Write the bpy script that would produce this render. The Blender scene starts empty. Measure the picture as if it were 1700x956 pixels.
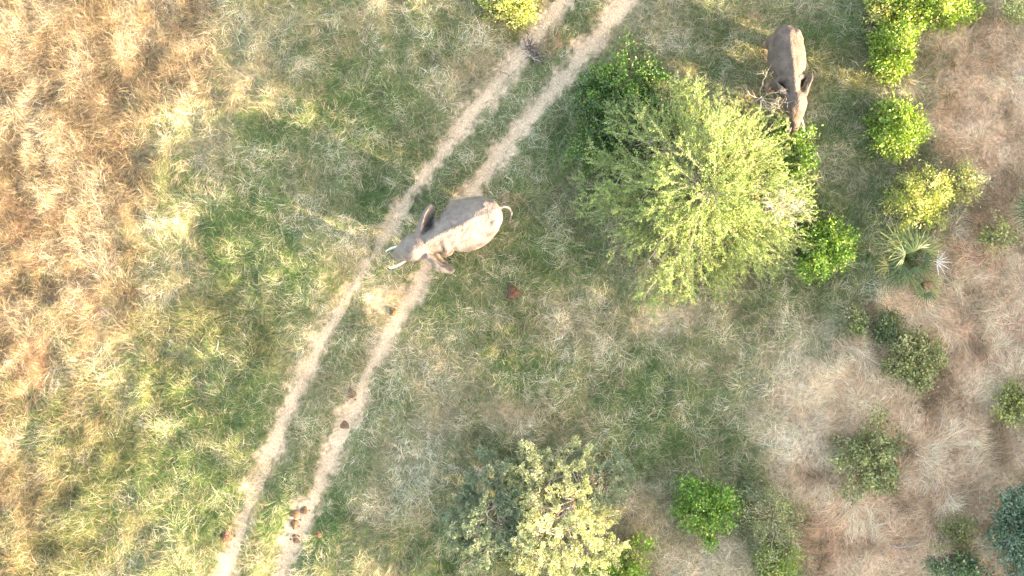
import bpy, math, random
import numpy as np
from mathutils import Vector

R = math.radians
SC = bpy.context.scene
COL = SC.collection

# ---------------------------------------------------------------- camera, sky, sun, exposure
CAM_H = 45.0
PPM = 40.0                        # photograph pixels per metre on the ground
cam = bpy.data.cameras.new('camera')
cam.sensor_width = 36.0
cam.lens = 36.0 * CAM_H / (1700.0 / PPM)
cam.clip_start = 0.5
cam.clip_end = 3000.0
camo = bpy.data.objects.new('camera', cam)
camo.location = (0, 0, CAM_H)
camo.rotation_euler = (0, 0, 0)
COL.objects.link(camo)
SC.camera = camo

SUN_EL, SUN_AZ = 13.0, -22.0      # elevation, and direction towards the sun in the ground plane (0 = +x)
W = bpy.data.worlds.new('World')
SC.world = W
W.use_nodes = True
nt = W.node_tree
sky = nt.nodes.new('ShaderNodeTexSky')
sky.sky_type = 'NISHITA'
sky.sun_disc = False
sky.sun_elevation = R(SUN_EL)
sky.sun_rotation = R(90.0 - SUN_AZ)
sky.air_density = 1.0
sky.dust_density = 2.0
sky.ozone_density = 1.0
bg = nt.nodes['Background']
bg.inputs['Strength'].default_value = 0.15
nt.links.new(sky.outputs[0], bg.inputs[0])

sl = bpy.data.lights.new('sun', 'SUN')
sl.energy = 3.3
sl.angle = R(0.5)
sl.color = (1.0, 0.88, 0.72)
slo = bpy.data.objects.new('sun', sl)
sd = Vector((math.cos(R(SUN_AZ)) * math.cos(R(SUN_EL)), math.sin(R(SUN_AZ)) * math.cos(R(SUN_EL)), math.sin(R(SUN_EL))))
slo.rotation_euler = sd.to_track_quat('Z', 'Y').to_euler()
slo.location = (40, -16, 30)
COL.objects.link(slo)

vs = SC.view_settings
vs.view_transform = 'Standard'
vs.look = 'None'
vs.exposure = 3.86
vs.gamma = 1.0
vs.use_curve_mapping = False
vs.use_white_balance = True
vs.white_balance_temperature = 8800
vs.white_balance_tint = 14

# ---------------------------------------------------------------- helpers
rng = np.random.default_rng(7)
random.seed(7)
_T = np.random.default_rng(99).random((16, 256, 256))


def vn(x, y, s, k=0):
    """value noise 0..1, feature size s"""
    x = np.asarray(x, float) / s + 1000.37 + 17.3 * k
    y = np.asarray(y, float) / s + 1000.71 + 9.1 * k
    xi = np.floor(x).astype(int); yi = np.floor(y).astype(int)
    fx = x - xi; fy = y - yi
    fx = fx * fx * (3 - 2 * fx); fy = fy * fy * (3 - 2 * fy)
    t = _T[k % 16]
    a = t[xi % 256, yi % 256]; b = t[(xi + 1) % 256, yi % 256]
    c = t[xi % 256, (yi + 1) % 256]; d = t[(xi + 1) % 256, (yi + 1) % 256]
    return (a * (1 - fx) + b * fx) * (1 - fy) + (c * (1 - fx) + d * fx) * fy


def fbm(x, y, s, k=0, o=4):
    v = 0; a = 1.0; n = 0
    for i in range(o):
        v = v + a * vn(x, y, s / 2 ** i, k + i); n += a; a *= 0.55
    return v / n


def sst(a, b, x):
    t = np.clip((x - a) / (b - a), 0, 1)
    return t * t * (3 - 2 * t)


def P(px, py, z=0.0):
    """the point at height z that the camera sees at photograph pixel (px, py)"""
    k = (CAM_H - z) / CAM_H / PPM
    return Vector(((px - 850.0) * k, (478.0 - py) * k, z))


RUTS = [[(352, 1010), (372, 956), (402, 865), (440, 770), (478, 680), (520, 590), (556, 525), (594, 465), (650, 370), (700, 298), (738, 246),
         (780, 190), (822, 142), (858, 100), (900, 45), (937, 0), (980, -55)],
        [(445, 1010), (465, 956), (500, 870), (545, 770), (580, 690), (620, 600), (654, 540), (690, 480), (726, 405), (762, 342), (818, 272),
         (860, 218), (900, 170), (955, 108), (1000, 50), (1040, 0), (1080, -55)]]
RUTW = [[(px - 850) / PPM for px, py in r] for r in RUTS]


def rut_d(x, y):
    """signed-less distance to each wheel rut, metres"""
    out = []
    for r in RUTS:
        p = np.array([((a - 850) / PPM, (478 - b) / PPM) for a, b in r])
        d = np.full(np.shape(x), 1e9)
        for i in range(len(p) - 1):
            a, b = p[i], p[i + 1]; ab = b - a
            t = np.clip(((x - a[0]) * ab[0] + (y - a[1]) * ab[1]) / (ab @ ab), 0, 1)
            d = np.minimum(d, np.hypot(x - a[0] - t * ab[0], y - a[1] - t * ab[1]))
        out.append(d)
    return out


def sand_mask(x, y):
    d0, d1 = rut_d(x, y)
    n = (fbm(x, y, 0.9, 3) - 0.5) * 0.65 + (vn(x, y, 0.13, 5) - 0.5) * 0.40 + (vn(x, y, 0.3, 6) - 0.5) * 0.35
    w0 = 0.37 + 0.12 * (vn(x, y, 3.0, 8) - 0.5); w1 = 0.38 + 0.16 * (vn(x, y, 3.0, 9) - 0.5)
    worn = .5 + .5 * sst(.3, .5, fbm(x, y, 2.0, 7))
    m = np.maximum(worn * sst(w0 + 0.24, w0 - 0.2, d0 + n), sst(w1 + 0.24, w1 - 0.2, d1 + n))
    bare = 0.45 * sst(1.3, 0.2, np.hypot((x - (640 - 850) / PPM) / 1.3, y - (478 - 495) / PPM) + n * 1.5)     # trodden patch between the ruts
    return np.maximum(m, bare)


def hgt(x, y):
    x = np.asarray(x, float); y = np.asarray(y, float)
    f = sst(45, 28, np.abs(x)) * sst(35, 20, np.abs(y))
    h = (fbm(x, y, 5.0, 1, 3) - 0.5) * 0.34 + (vn(x, y, 0.9, 4) - 0.5) * 0.10 * f
    d0, d1 = rut_d(x, y)
    near = np.minimum(d0, d1)
    h = h + f * sst(0.4, 1.6, near) * (0.24 * vn(x, y, 0.75, 7) ** 1.5 + 0.10 * vn(x, y, 0.38, 9))
    h = h - 0.07 * np.exp(-(d0 / 0.4) ** 2) - 0.07 * np.exp(-(d1 / 0.4) ** 2)
    return h


def hz(x, y):
    return float(hgt(np.array([x]), np.array([y]))[0])


def tag(o, label=None, cat=None, group=None, kind=None):
    if label: o['label'] = label
    if cat: o['category'] = cat
    if group: o['group'] = group
    if kind: o['kind'] = kind
    return o


def empty(name, loc, label, cat, group=None, rz=0.0):
    o = bpy.data.objects.new(name, None)
    o.empty_display_size = 0.3
    o.location = loc; o.rotation_euler = (0, 0, rz)
    COL.objects.link(o)
    return tag(o, label, cat, group)


def mesh_obj(name, V, Q, mat, parent=None, col=None, smooth=False):
    """one mesh object from vertex array, quad/tri index array (or list of arrays) and point colours"""
    me = bpy.data.meshes.new(name)
    V = np.ascontiguousarray(V, np.float32)
    Q = [np.asarray(q) for q in (Q if isinstance(Q, list) else [Q]) if len(q)]
    me.vertices.add(len(V)); me.vertices.foreach_set('co', V.ravel())
    loops = np.concatenate([q.ravel() for q in Q]).astype(np.int32)
    tot = np.concatenate([np.full(len(q), q.shape[1]) for q in Q])
    st = np.concatenate([[0], np.cumsum(tot)[:-1]]).astype(np.int32)
    me.loops.add(len(loops)); me.loops.foreach_set('vertex_index', loops)
    me.polygons.add(len(st)); me.polygons.foreach_set('loop_start', st)
    if smooth:
        me.polygons.foreach_set('use_smooth', np.ones(len(st), bool))
    me.update(calc_edges=True)
    if col is not None:
        a = me.color_attributes.new('Col', 'FLOAT_COLOR', 'POINT')
        c = np.ones((len(V), 4), np.float32); c[:, :3] = col
        a.data.foreach_set('color', c.ravel())
    me.materials.append(mat)
    o = bpy.data.objects.new(name, me)
    COL.objects.link(o)
    if parent: o.parent = parent
    return o


def tubes(lines, sides=5):
    """lines: list of (points (n,3), radii (n)) -> V, Q"""
    Vs, Qs, b = [], [], 0
    for pts, rad in lines:
        pts = np.asarray(pts, float); rad = np.broadcast_to(np.asarray(rad, float), (len(pts),))
        tg = np.gradient(pts, axis=0); tg /= np.linalg.norm(tg, axis=1)[:, None] + 1e-9
        ref = np.array([0, 0, 1.0]) if abs(tg[:, 2].mean()) < 0.9 else np.array([1.0, 0, 0])
        u = np.cross(tg, ref); u /= np.linalg.norm(u, axis=1)[:, None] + 1e-9
        v = np.cross(tg, u)
        a = np.linspace(0, 2 * np.pi, sides, endpoint=False)
        ring = pts[:, None] + rad[:, None, None] * (np.cos(a)[None, :, None] * u[:, None] + np.sin(a)[None, :, None] * v[:, None])
        n = len(pts)
        Vs.append(ring.reshape(-1, 3)); Vs.append(pts[[0, -1]])
        i = np.arange(n - 1)[:, None] * sides; j = np.arange(sides)[None]; k = (j + 1) % sides
        q = np.stack([i + j, i + k, i + sides + k, i + sides + j], -1).reshape(-1, 4)
        Qs.append(q + b)
        c0, c1 = b + n * sides, b + n * sides + 1
        jj = np.arange(sides); kk = (jj + 1) % sides
        Qs.append(np.stack([np.full(sides, c0), b + kk, b + jj, b + jj], -1)[:, :3])
        Qs.append(np.stack([np.full(sides, c1), b + (n - 1) * sides + jj, b + (n - 1) * sides + kk], -1))
        b += n * sides + 2
    q4 = np.concatenate([q for q in Qs if q.shape[1] == 4]); q3 = np.concatenate([q for q in Qs if q.shape[1] == 3])
    return np.concatenate(Vs), [q4, q3]


def ribbons(root, head, L, w, curv, p0, p1, segs, col, tilt=0.5):
    """grass blades: arcs in plan with a rising then falling profile"""
    N = len(root)
    t = np.linspace(0, 1, segs + 1)
    th = head[:, None] + curv[:, None] * (t[None] - 0.0)
    pt = p0[:, None] * (1 - t)[None] + p1[:, None] * t[None]
    st = (L / segs)[:, None]
    dx = np.cos(th) * np.cos(pt) * st; dy = np.sin(th) * np.cos(pt) * st; dz = np.sin(pt) * st
    z0 = np.zeros((N, 1))
    x = root[:, 0:1] + np.concatenate([z0, np.cumsum(dx[:, :-1], 1)], 1)
    y = root[:, 1:2] + np.concatenate([z0, np.cumsum(dy[:, :-1], 1)], 1)
    z = root[:, 2:3] + np.concatenate([z0, np.cumsum(dz[:, :-1], 1)], 1)
    tl = rng.normal(0, tilt, N)[:, None]
    ww = w[:, None] * np.maximum(0.12, 1 - t[None] ** 1.6)
    sx = -np.sin(th) * np.cos(tl) * ww * 0.5; sy = np.cos(th) * np.cos(tl) * ww * 0.5; sz = np.sin(tl) * ww * 0.5
    A = np.stack([x - sx, y - sy, z - sz], -1); B = np.stack([x + sx, y + sy, z + sz], -1)
    V = np.stack([A, B], 2).reshape(-1, 3)
    i = (np.arange(N) * (segs + 1) * 2)[:, None] + (np.arange(segs) * 2)[None]
    Q = np.stack([i, i + 1, i + 3, i + 2], -1).reshape(-1, 4)
    c = np.repeat(col, (segs + 1) * 2, axis=0)
    return V, Q, c


def leaf_mesh(p, d, n, L, w, col):
    """pointed oval leaves, slightly folded: 5 verts, 4 tris each"""
    N = len(p)
    d = d / (np.linalg.norm(d, axis=1)[:, None] + 1e-9)
    s = np.cross(d, n); s /= np.linalg.norm(s, axis=1)[:, None] + 1e-9
    nn = np.cross(s, d)
    L = L[:, None]; w = w[:, None]
    V = np.stack([p, p + d * L * 0.45 + s * w * 0.5 + nn * w * 0.18, p + d * L - nn * L * 0.1,
                  p + d * L * 0.45 - s * w * 0.5 + nn * w * 0.18], 1).reshape(-1, 3)
    i = (np.arange(N) * 4)[:, None]
    Q = np.concatenate([i + np.array([[0, 1, 2]]), i + np.array([[0, 2, 3]])], 0)
    return V, Q, np.repeat(col, 4, axis=0)


def unit(v):
    return v / (np.linalg.norm(v, axis=-1, keepdims=True) + 1e-9)


# ---------------------------------------------------------------- materials
def new_mat(name):
    m = bpy.data.materials.new(name); m.use_nodes = True
    t = m.node_tree
    for n in list(t.nodes): t.nodes.remove(n)
    o = t.nodes.new('ShaderNodeOutputMaterial')
    return m, t, o


def leaf_mat(name, trans=0.35, gloss=0.04, tint=(1.0, 1.1, 0.55)):
    m, t, o = new_mat(name)
    a = t.nodes.new('ShaderNodeVertexColor'); a.layer_name = 'Col'
    d = t.nodes.new('ShaderNodeBsdfDiffuse'); r = t.nodes.new('ShaderNodeBsdfTranslucent'); x = t.nodes.new('ShaderNodeMixShader')
    mc = t.nodes.new('ShaderNodeMix'); mc.data_type = 'RGBA'; mc.blend_type = 'MULTIPLY'
    mc.inputs['Factor'].default_value = 1.0
    t.links.new(a.outputs[0], mc.inputs[6]); mc.inputs[7].default_value = (*tint, 1)
    t.links.new(a.outputs[0], d.inputs[0]); t.links.new(mc.outputs[2], r.inputs[0])
    x.inputs[0].default_value = trans
    t.links.new(d.outputs[0], x.inputs[1]); t.links.new(r.outputs[0], x.inputs[2])
    if gloss > 0:
        g = t.nodes.new('ShaderNodeBsdfGlossy'); g.inputs['Roughness'].default_value = 0.45
        y = t.nodes.new('ShaderNodeMixShader'); y.inputs[0].default_value = gloss
        t.links.new(x.outputs[0], y.inputs[1]); t.links.new(g.outputs[0], y.inputs[2])
        t.links.new(y.outputs[0], o.inputs[0])
    else:
        t.links.new(x.outputs[0], o.inputs[0])
    return m


def rough_mat(name, c0, c1, scale=8.0, bump=0.3, bscale=30.0, rough=0.9, attr=False):
    m, t, o = new_mat(name)
    b = t.nodes.new('ShaderNodeBsdfPrincipled'); b.inputs['Roughness'].default_value = rough
    b.inputs['Specular IOR Level'].default_value = 0.2
    tc = t.nodes.new('ShaderNodeTexCoord')
    n = t.nodes.new('ShaderNodeTexNoise'); n.inputs['Scale'].default_value = scale; n.inputs['Detail'].default_value = 6
    cr = t.nodes.new('ShaderNodeValToRGB')
    cr.color_ramp.elements[0].position = 0.3; cr.color_ramp.elements[1].position = 0.7
    cr.color_ramp.elements[0].color = (*c0, 1); cr.color_ramp.elements[1].color = (*c1, 1)
    t.links.new(tc.outputs['Object'], n.inputs['Vector']); t.links.new(n.outputs[0], cr.inputs[0])
    if attr:
        a = t.nodes.new('ShaderNodeVertexColor'); a.layer_name = 'Col'
        mc = t.nodes.new('ShaderNodeMix'); mc.data_type = 'RGBA'; mc.blend_type = 'MULTIPLY'; mc.inputs['Factor'].default_value = 1.0
        t.links.new(cr.outputs[0], mc.inputs[6]); t.links.new(a.outputs[0], mc.inputs[7]); t.links.new(mc.outputs[2], b.inputs[0])
    else:
        t.links.new(cr.outputs[0], b.inputs[0])
    n2 = t.nodes.new('ShaderNodeTexNoise'); n2.inputs['Scale'].default_value = bscale; n2.inputs['Detail'].default_value = 8
    bp = t.nodes.new('ShaderNodeBump'); bp.inputs['Strength'].default_value = bump; bp.inputs['Distance'].default_value = 0.03
    t.links.new(tc.outputs['Object'], n2.inputs['Vector']); t.links.new(n2.outputs[0], bp.inputs['Height'])
    t.links.new(bp.outputs[0], b.inputs['Normal']); t.links.new(b.outputs[0], o.inputs[0])
    return m


M_GRASS = leaf_mat('grass_blades', 0.35, 0.02, (1.0, 1.0, 0.7))
M_LEAF = leaf_mat('leaves', 0.22, 0.04)
M_PALM = leaf_mat('palm_leaf', 0.25, 0.03)
M_BARK = rough_mat('bark', (0.16, 0.13, 0.10), (0.34, 0.30, 0.25), 12, 0.6, 40)
M_DEAD = rough_mat('dead_wood', (0.15, 0.13, 0.12), (0.36, 0.33, 0.30), 9, 0.4, 40)
M_BARE = rough_mat('bleached_twigs', (0.26, 0.24, 0.22), (0.46, 0.43, 0.40), 9, 0.4, 40)
M_GROUND = rough_mat('soil', (0.55, 0.58, 0.55), (1.4, 1.36, 1.32), 7.0, 1.0, 14.0, 0.95, True)
M_SAND = rough_mat('sand', (0.27, 0.19, 0.125), (0.49, 0.375, 0.265), 16.0, 0.9, 22.0, 0.95)
M_DUNG = rough_mat('dung', (0.075, 0.042, 0.024), (0.145, 0.088, 0.055), 12, 0.8, 40)
M_CLOD = rough_mat('red_earth', (0.055, 0.027, 0.018), (0.12, 0.062, 0.042), 12, 0.8, 40)
M_DARKWOOD = rough_mat('dark_wood', (0.035, 0.027, 0.024), (0.14, 0.11, 0.10), 14, 0.6, 40)

# ---------------------------------------------------------------- ground cover map
GOLD = np.array([(0, 400), (100, 345), (200, 300), (300, 240), (400, 215), (500, 180), (600, 130), (700, 75), (800, 60), (956, 45)], float)
TANB = np.array([(-50, 1600), (0, 1610), (60, 1545), (150, 1530), (250, 1545), (330, 1600), (400, 1570), (470, 1500), (520, 1440), (600, 1405), (650, 1335),
                 (700, 1320), (800, 1310), (956, 1320)], float)
# photograph px, py, radius x, radius y, weight
YEL_LIT = [(160, 740, 120, 105, .8), (80, 910, 100, 70, .8), (350, 520, 70, 42, .8), (240, 430, 40, 40, .4), (850, 20, 60, 45, 1), (1410, 110, 70, 40, .9),
       (1215, 75, 55, 35, .6), (410, 565, 40, 25, .7), (270, 640, 60, 50, .5), (290, 540, 60, 40, .6), (200, 850, 70, 45, .5), (1560, 470, 60, 30, .3)]  # sunlit grass is painted yellow here, along with tufts yellow by nature
GRN = [(480, 130, 60, 70, .6), (600, 190, 110, 130, .7), (430, 400, 130, 90, .9), (330, 660, 110, 100, 1), (340, 800, 90, 100, .8), (500, 460, 90, 70, .8),
       (570, 330, 90, 80, .8), (880, 610, 110, 60, .9), (860, 440, 80, 45, .7), (1060, 630, 90, 60, .7), (1170, 560, 90, 50, .6), (1100, 700, 120, 50, .5),
       (540, 870, 70, 60, .5), (650, 660, 60, 60, .5), (1390, 60, 80, 60, .7), (1400, 220, 70, 60, .5), (1420, 370, 60, 80, .5), (900, 260, 80, 90, .4),
       (720, 60, 80, 60, .5), (1330, 500, 110, 50, .6), (1380, 560, 60, 60, .7), (800, 780, 60, 90, .5), (1030, 760, 60, 40, .5), (480, 250, 60, 80, .4),
       (1310, 690, 40, 60, .4), (420, 890, 60, 50, .5), (300, 300, 60, 120, .6), (380, 560, 90, 60, .5), (260, 760, 60, 100, .5), (400, 720, 60, 120, .6), (560, 560, 60, 60, .5), (640, 260, 80, 70, .5), (760, 930, 60, 60, .4), (960, 380, 60, 90, .4), (820, 350, 80, 60, .3)]
BEI = [(450, 140, 110, 50, .9), (330, 240, 80, 70, .8), (250, 110, 90, 80, .6), (770, 600, 80, 50, .7), (740, 800, 80, 60, .7), (1110, 535, 60, 40, .9),
       (930, 560, 60, 40, .6), (610, 840, 40, 40, .9), (1170, 690, 90, 30, .5), (1060, 870, 60, 80, .8), (1340, 660, 80, 60, 1), (1330, 760, 60, 60, .9),
       (850, 690, 70, 30, .7), (770, 120, 60, 40, .7), (660, 80, 40, 60, .6), (1180, 920, 100, 40, .8), (670, 770, 50, 50, .6), (960, 480, 70, 40, .5),
       (1400, 300, 50, 60, .6), (720, 680, 60, 60, .4), (560, 60, 70, 50, .6), (1270, 590, 60, 50, .3), (470, 320, 50, 60, .4), (1010, 720, 60, 50, .4),
       (950, 330, 40, 60, .3)]
RED = [(920, 65, 22, 22, 1), (845, 335, 26, 14, .8), (1240, 35, 30, 20, .5), (1620, 400, 50, 60, .9), (1650, 560, 60, 60, .5), (150, 520, 60, 50, .5), (40, 380, 40, 60, .6),
       (1330, 150, 20, 30, .6), (1490, 860, 70, 60, .5), (1290, 820, 30, 40, .3), (1560, 840, 60, 60, .7), (60, 620, 40, 60, .7), (1370, 880, 40, 60, .6), (785, 320, 30, 14, .8)]


PALE = [(1345, 650, 70, 75, 1), (1335, 760, 60, 70, .9), (1290, 700, 60, 40, .6), (1180, 925, 90, 40, .6), (1420, 690, 50, 60, .6), (640, 500, 40, 30, .5), (1120, 525, 70, 35, .6), (1370, 560, 40, 40, .4)]


def blobs(px, py, L, n):
    v = np.zeros(np.shape(px))
    for cx, cy, rx, ry, w in L:
        d = np.hypot((px - cx) / rx, (py - cy) / ry) + n
        v = np.maximum(v, w * sst(1.35, 0.45, d))
    return v


def cover(x, y):
    """weights of the kinds of ground cover at world x, y"""
    px = x * PPM + 850; py = 478 - y * PPM
    n = (fbm(x, y, 2.2, 2) - 0.5)
    n2 = (fbm(x, y, 0.8, 6) - 0.5)
    gold = sst(105, -100, px + 18 - np.interp(py, GOLD[:, 0], GOLD[:, 1]) + n * 330 + n2 * 120)
    tan = sst(-45, 45, px - np.interp(py, TANB[:, 0], TANB[:, 1]) + n * 130 + n2 * 60)
    yel = blobs(px, py, YEL_LIT, n * 1.4)
    grn = blobs(px, py, GRN, n * 1.2 + n2 * 0.5)
    bei = blobs(px, py, BEI, n * 1.2 + n2 * 0.5)
    red = blobs(px, py, RED, n2 * 1.5)
    mid = fbm(x, y, 3.2, 10, 4)
    pale = blobs(px, py, PALE, n * 1.0 + n2 * 0.4)
    dry = np.clip(0.37 + (mid - 0.5) * 1.4 + bei * 0.5 + pale * .45 - grn * 0.45, 0, 1)
    return dict(gold=gold, tan=tan, yel=yel * (1 - 0.3 * gold), dry=dry, red=red, pale=pale, sand=sand_mask(x, y))


C = lambda *a: np.array(a, float)


def ground_color(x, y):
    w = cover(x, y)
    g, d = C(.05, .075, .028), C(.19, .15, .10)
    c = g + (d - g) * w['dry'][:, None]
    for k, col in (('gold', C(.13, .09, .055)), ('tan', C(.36, .24, .165)), ('yel', C(.09, .08, .03)), ('red', C(.27, .13, .08)), ('pale', C(.36, .28, .205)), ('sand', C(.39, .29, .21))):
        a = w[k][:, None] * (0.75 if k == 'yel' else 0.95)
        c = c * (1 - a) + col * a
    return c


def build_ground():
    def axis(h, step):
        core = np.arange(-h, h + 1e-6, step)
        out = h + np.array([0.5, 1.2, 2.5, 4, 7, 11, 17, 26, 40, 60, 95, 150, 240, 400, 700, 1200])
        return np.concatenate([-out[::-1], core, out])
    xs, ys = axis(26, 0.11), axis(17, 0.11)
    X, Y = np.meshgrid(xs, ys)
    x, y = X.ravel(), Y.ravel()
    z = hgt(x, y)
    nx, ny = len(xs), len(ys)
    i = np.arange(ny - 1)[:, None] * nx + np.arange(nx - 1)[None]
    Q = np.stack([i, i + 1, i + nx + 1, i + nx], -1).reshape(-1, 4)
    o = mesh_obj('ground', np.stack([x, y, z], -1), Q, M_GROUND, col=ground_color(x, y), smooth=True)
    tag(o, kind='structure')


build_ground()


def build_rut(pts, w0, seed):
    p = np.array([((a - 850) / PPM, (478 - b) / PPM) for a, b in pts])
    s = np.concatenate([[0], np.cumsum(np.linalg.norm(np.diff(p, axis=0), axis=1))])
    u = np.arange(0, s[-1], 0.12)
    # smooth the centre line
    cx = np.interp(u, s, p[:, 0]); cy = np.interp(u, s, p[:, 1])
    k = np.ones(15) / 15
    cx = np.convolve(np.pad(cx, 7, 'edge'), k, 'valid'); cy = np.convolve(np.pad(cy, 7, 'edge'), k, 'valid')
    tx, ty = np.gradient(cx), np.gradient(cy); l = np.hypot(tx, ty); nx, ny = -ty / l, tx / l
    m = 9
    e0 = w0 * (0.62 + 0.9 * (fbm(u, u * 0 + seed, 1.4, seed) - 0.5) + 0.7 * (vn(u, u * 0, 0.3, seed + 1) - 0.5))
    e1 = w0 * (0.62 + 0.9 * (fbm(u, u * 0 + seed + 9, 1.4, seed + 2) - 0.5) + 0.7 * (vn(u, u * 0, 0.3, seed + 3) - 0.5))
    f = np.linspace(-1, 1, m)[None]
    off = np.where(f < 0, f * e0[:, None], f * e1[:, None])
    x = (cx[:, None] + nx[:, None] * off).ravel(); y = (cy[:, None] + ny[:, None] * off).ravel()
    lift = np.broadcast_to(0.004 + 0.022 * (1 - f ** 2), (len(u), m)).ravel()
    z = hgt(x, y) + lift
    i = np.arange(len(u) - 1)[:, None] * m + np.arange(m - 1)[None]
    Q = np.stack([i, i + m, i + m + 1, i + 1], -1).reshape(-1, 4)
    o = mesh_obj('dirt_track', np.stack([x, y, z], -1), Q, M_SAND, smooth=True)
    tag(o, kind='structure')


build_rut(RUTS[0], 0.31, 11)
build_rut(RUTS[1], 0.33, 13)


# ---------------------------------------------------------------- grass
def scatter(density, mx=23.0, my=14.0):
    n = int(density * 4 * mx * my)
    return rng.uniform(-mx, mx, n), rng.uniform(-my, my, n)


def pick(cols, x, y, pt=.42):
    """colours run dark to light; neighbours tend to share one"""
    cols = np.array(cols); k = len(cols)
    f = np.clip((fbm(x, y, .95, 5, 4) - .5) * 2.6 + .5, 0, 1)
    i = np.clip(((pt * f + (1 - pt) * rng.random(len(x))) * 1.15 - .07) * k, 0, k - 1).astype(int)
    return cols[i]


def jitter(c, a=0.22, b=0.06):
    n = len(c)
    return np.clip(c * (1 + rng.normal(0, a, n))[:, None] * (1 + rng.normal(0, b, (n, 3))), 0.012, 0.85)


def flow(x, y):
    return 2 * np.pi * (fbm(x, y, 2.4, 12, 3) - 0.5) * 2.6 + 2.0


def grass_layer(name, label, sel, density, cols, L, w, p0, p1, curv, segs, tuft=0.0, spread=0.9, cmin=.8, pt=.42):
    x, y = scatter(density)
    wt = cover(x, y)
    clump = cmin + (1.25 - cmin) * sst(.36, .62, fbm(x, y, .9, 8, 3))
    keep = rng.random(len(x)) < np.clip(sel(wt, x, y) * clump, 0, 1)
    x, y = x[keep], y[keep]
    n = len(x)
    if tuft > 0:                                   # gather roots towards tussock centres
        wx = x + 1.1 * tuft * (vn(x, y, tuft * 2.3, 13) - .5) * 2; wy = y + 1.1 * tuft * (vn(x, y, tuft * 2.3, 15) - .5) * 2
        gx = np.floor(wx / tuft); gy = np.floor(wy / tuft)
        hx = _T[0][(gx.astype(int) * 7 + gy.astype(int) * 13) % 256, (gy.astype(int) * 3 + gx.astype(int)) % 256]
        hy = _T[1][(gx.astype(int) * 5 + gy.astype(int) * 11) % 256, (gy.astype(int) * 9 + gx.astype(int)) % 256]
        tx = (gx + hx) * tuft + x - wx; ty = (gy + hy) * tuft + y - wy
        k = 0.3 + 0.7 * rng.random(n) ** 0.5
        ox, oy = x - tx, y - ty
        x, y = tx + ox * k, ty + oy * k
        out = np.arctan2(y - ty, x - tx)
        head = np.where(rng.random(n) < 0.3, out, flow(x, y)) + rng.normal(0, 1, n) * spread * (.35 + .9 * vn(x, y, 1.7, 11))
    else:
        head = flow(x, y) + rng.normal(0, spread, n)
    z = hgt(x, y) - 0.01
    size = 0.65 + 0.7 * fbm(x, y, 1.6, 14)
    LL = rng.uniform(*L, n) * size
    V, Q, c = ribbons(np.stack([x, y, z], -1), head, LL, rng.uniform(*w, n), rng.normal(0, curv, n),
                      rng.uniform(*p0, n), rng.uniform(*p1, n), segs, jitter(pick(cols, x, y, pt)))
    o = mesh_obj(name, V, Q, M_GRASS, col=c)
    tag(o, label, 'grass', kind='stuff')
    return n


TRK = lambda w: (1 - w['sand'])
cnt = 0
cnt += grass_layer('green_grass', 'short green grass matting the middle ground around the wheel ruts',
            lambda w, x, y: (1 - w['dry'] * 0.8) * (1 - w['gold'] * .9) * (1 - w['tan'] * .93) * (1 - w['yel'] * .4) * TRK(w) ** 1.5, 430,
            [(.034, .072, .021), (.05, .10, .028), (.07, .132, .038), (.095, .16, .048), (.14, .188, .068), (.22, .24, .125)],
            (.16, .38), (.008, .016), (.5, 1.3), (-.5, .3), 0.8, 2, tuft=0.55)
cnt += grass_layer('dry_grass', 'pale straw coloured dry grass stems lying in tangles over the green grass',
            lambda w, x, y: (.40 + .60 * w['dry']) * (1 - w['gold'] * .6) * (1 - w['tan'] * .6) * (1 - w['yel'] * .5) * (1 - w['sand'] * .85), 360,
            [(.15, .145, .08), (.24, .195, .125), (.33, .265, .18), (.44, .37, .265), (.58, .50, .38), (.74, .67, .55)],
            (.24, .66), (.005, .012), (.3, 1.0), (-.7, .0), 1.0, 4, tuft=0.8, cmin=.4)
cnt += grass_layer('golden_grass', 'tall golden dry grass standing in the sunlit left margin',
            lambda w, x, y: w['gold'] * TRK(w), 440,
            [(.062, .041, .023), (.125, .083, .047), (.20, .14, .083), (.26, .195, .13), (.34, .265, .17), (.48, .41, .30)],
            (.25, .65), (.006, .014), (.5, 1.3), (-.6, .4), 1.0, 3, tuft=0.7, cmin=.7)
cnt += grass_layer('brown_grass', 'brownish pink dead grass flattened over the bare earth at right',
            lambda w, x, y: w['tan'] * (.6 + .5 * fbm(x, y, 1.3, 3)), 330,
            [(.12, .085, .045), (.27, .17, .105), (.42, .28, .185), (.52, .365, .25), (.62, .475, .34), (.72, .60, .46)],
            (.3, .9), (.006, .015), (.2, .9), (-.6, .1), 0.9, 4, tuft=0.9, spread=0.3, cmin=.4, pt=.62)
cnt += grass_layer('yellow_lit_grass', 'yellow green grass tufts, many coloured as sunlit patches, standing taller than the grass around them',
            lambda w, x, y: w['yel'] * TRK(w), 330,
            [(.035, .055, .020), (.06, .088, .030), (.105, .12, .045), (.17, .168, .07), (.30, .27, .15)],
            (.25, .6), (.008, .016), (.6, 1.4), (-.3, .5), 0.9, 3, tuft=0.6, cmin=.6)
cnt += grass_layer('track_straw', 'short broken straw littering the sandy wheel ruts',
            lambda w, x, y: np.minimum(1, w['sand'] * 1.3), 650,
            [(.15, .12, .07), (.27, .20, .14), (.42, .33, .24), (.56, .46, .35)],
            (.05, .20), (.005, .011), (.0, .6), (-.4, .1), 0.8, 2)
print('blades', cnt)


# ---------------------------------------------------------------- bushes and trees
def dome_noise(dirs, seed, amp):
    a = np.arctan2(dirs[:, 1], dirs[:, 0])
    r = np.random.default_rng(seed)
    v = np.ones(len(dirs))
    for k in range(2, 8):
        v += amp / k ** 0.6 * np.sin(k * a + r.uniform(0, 6.28) + 2.0 * dirs[:, 2] * r.uniform(-1, 1))
    return v


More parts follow.
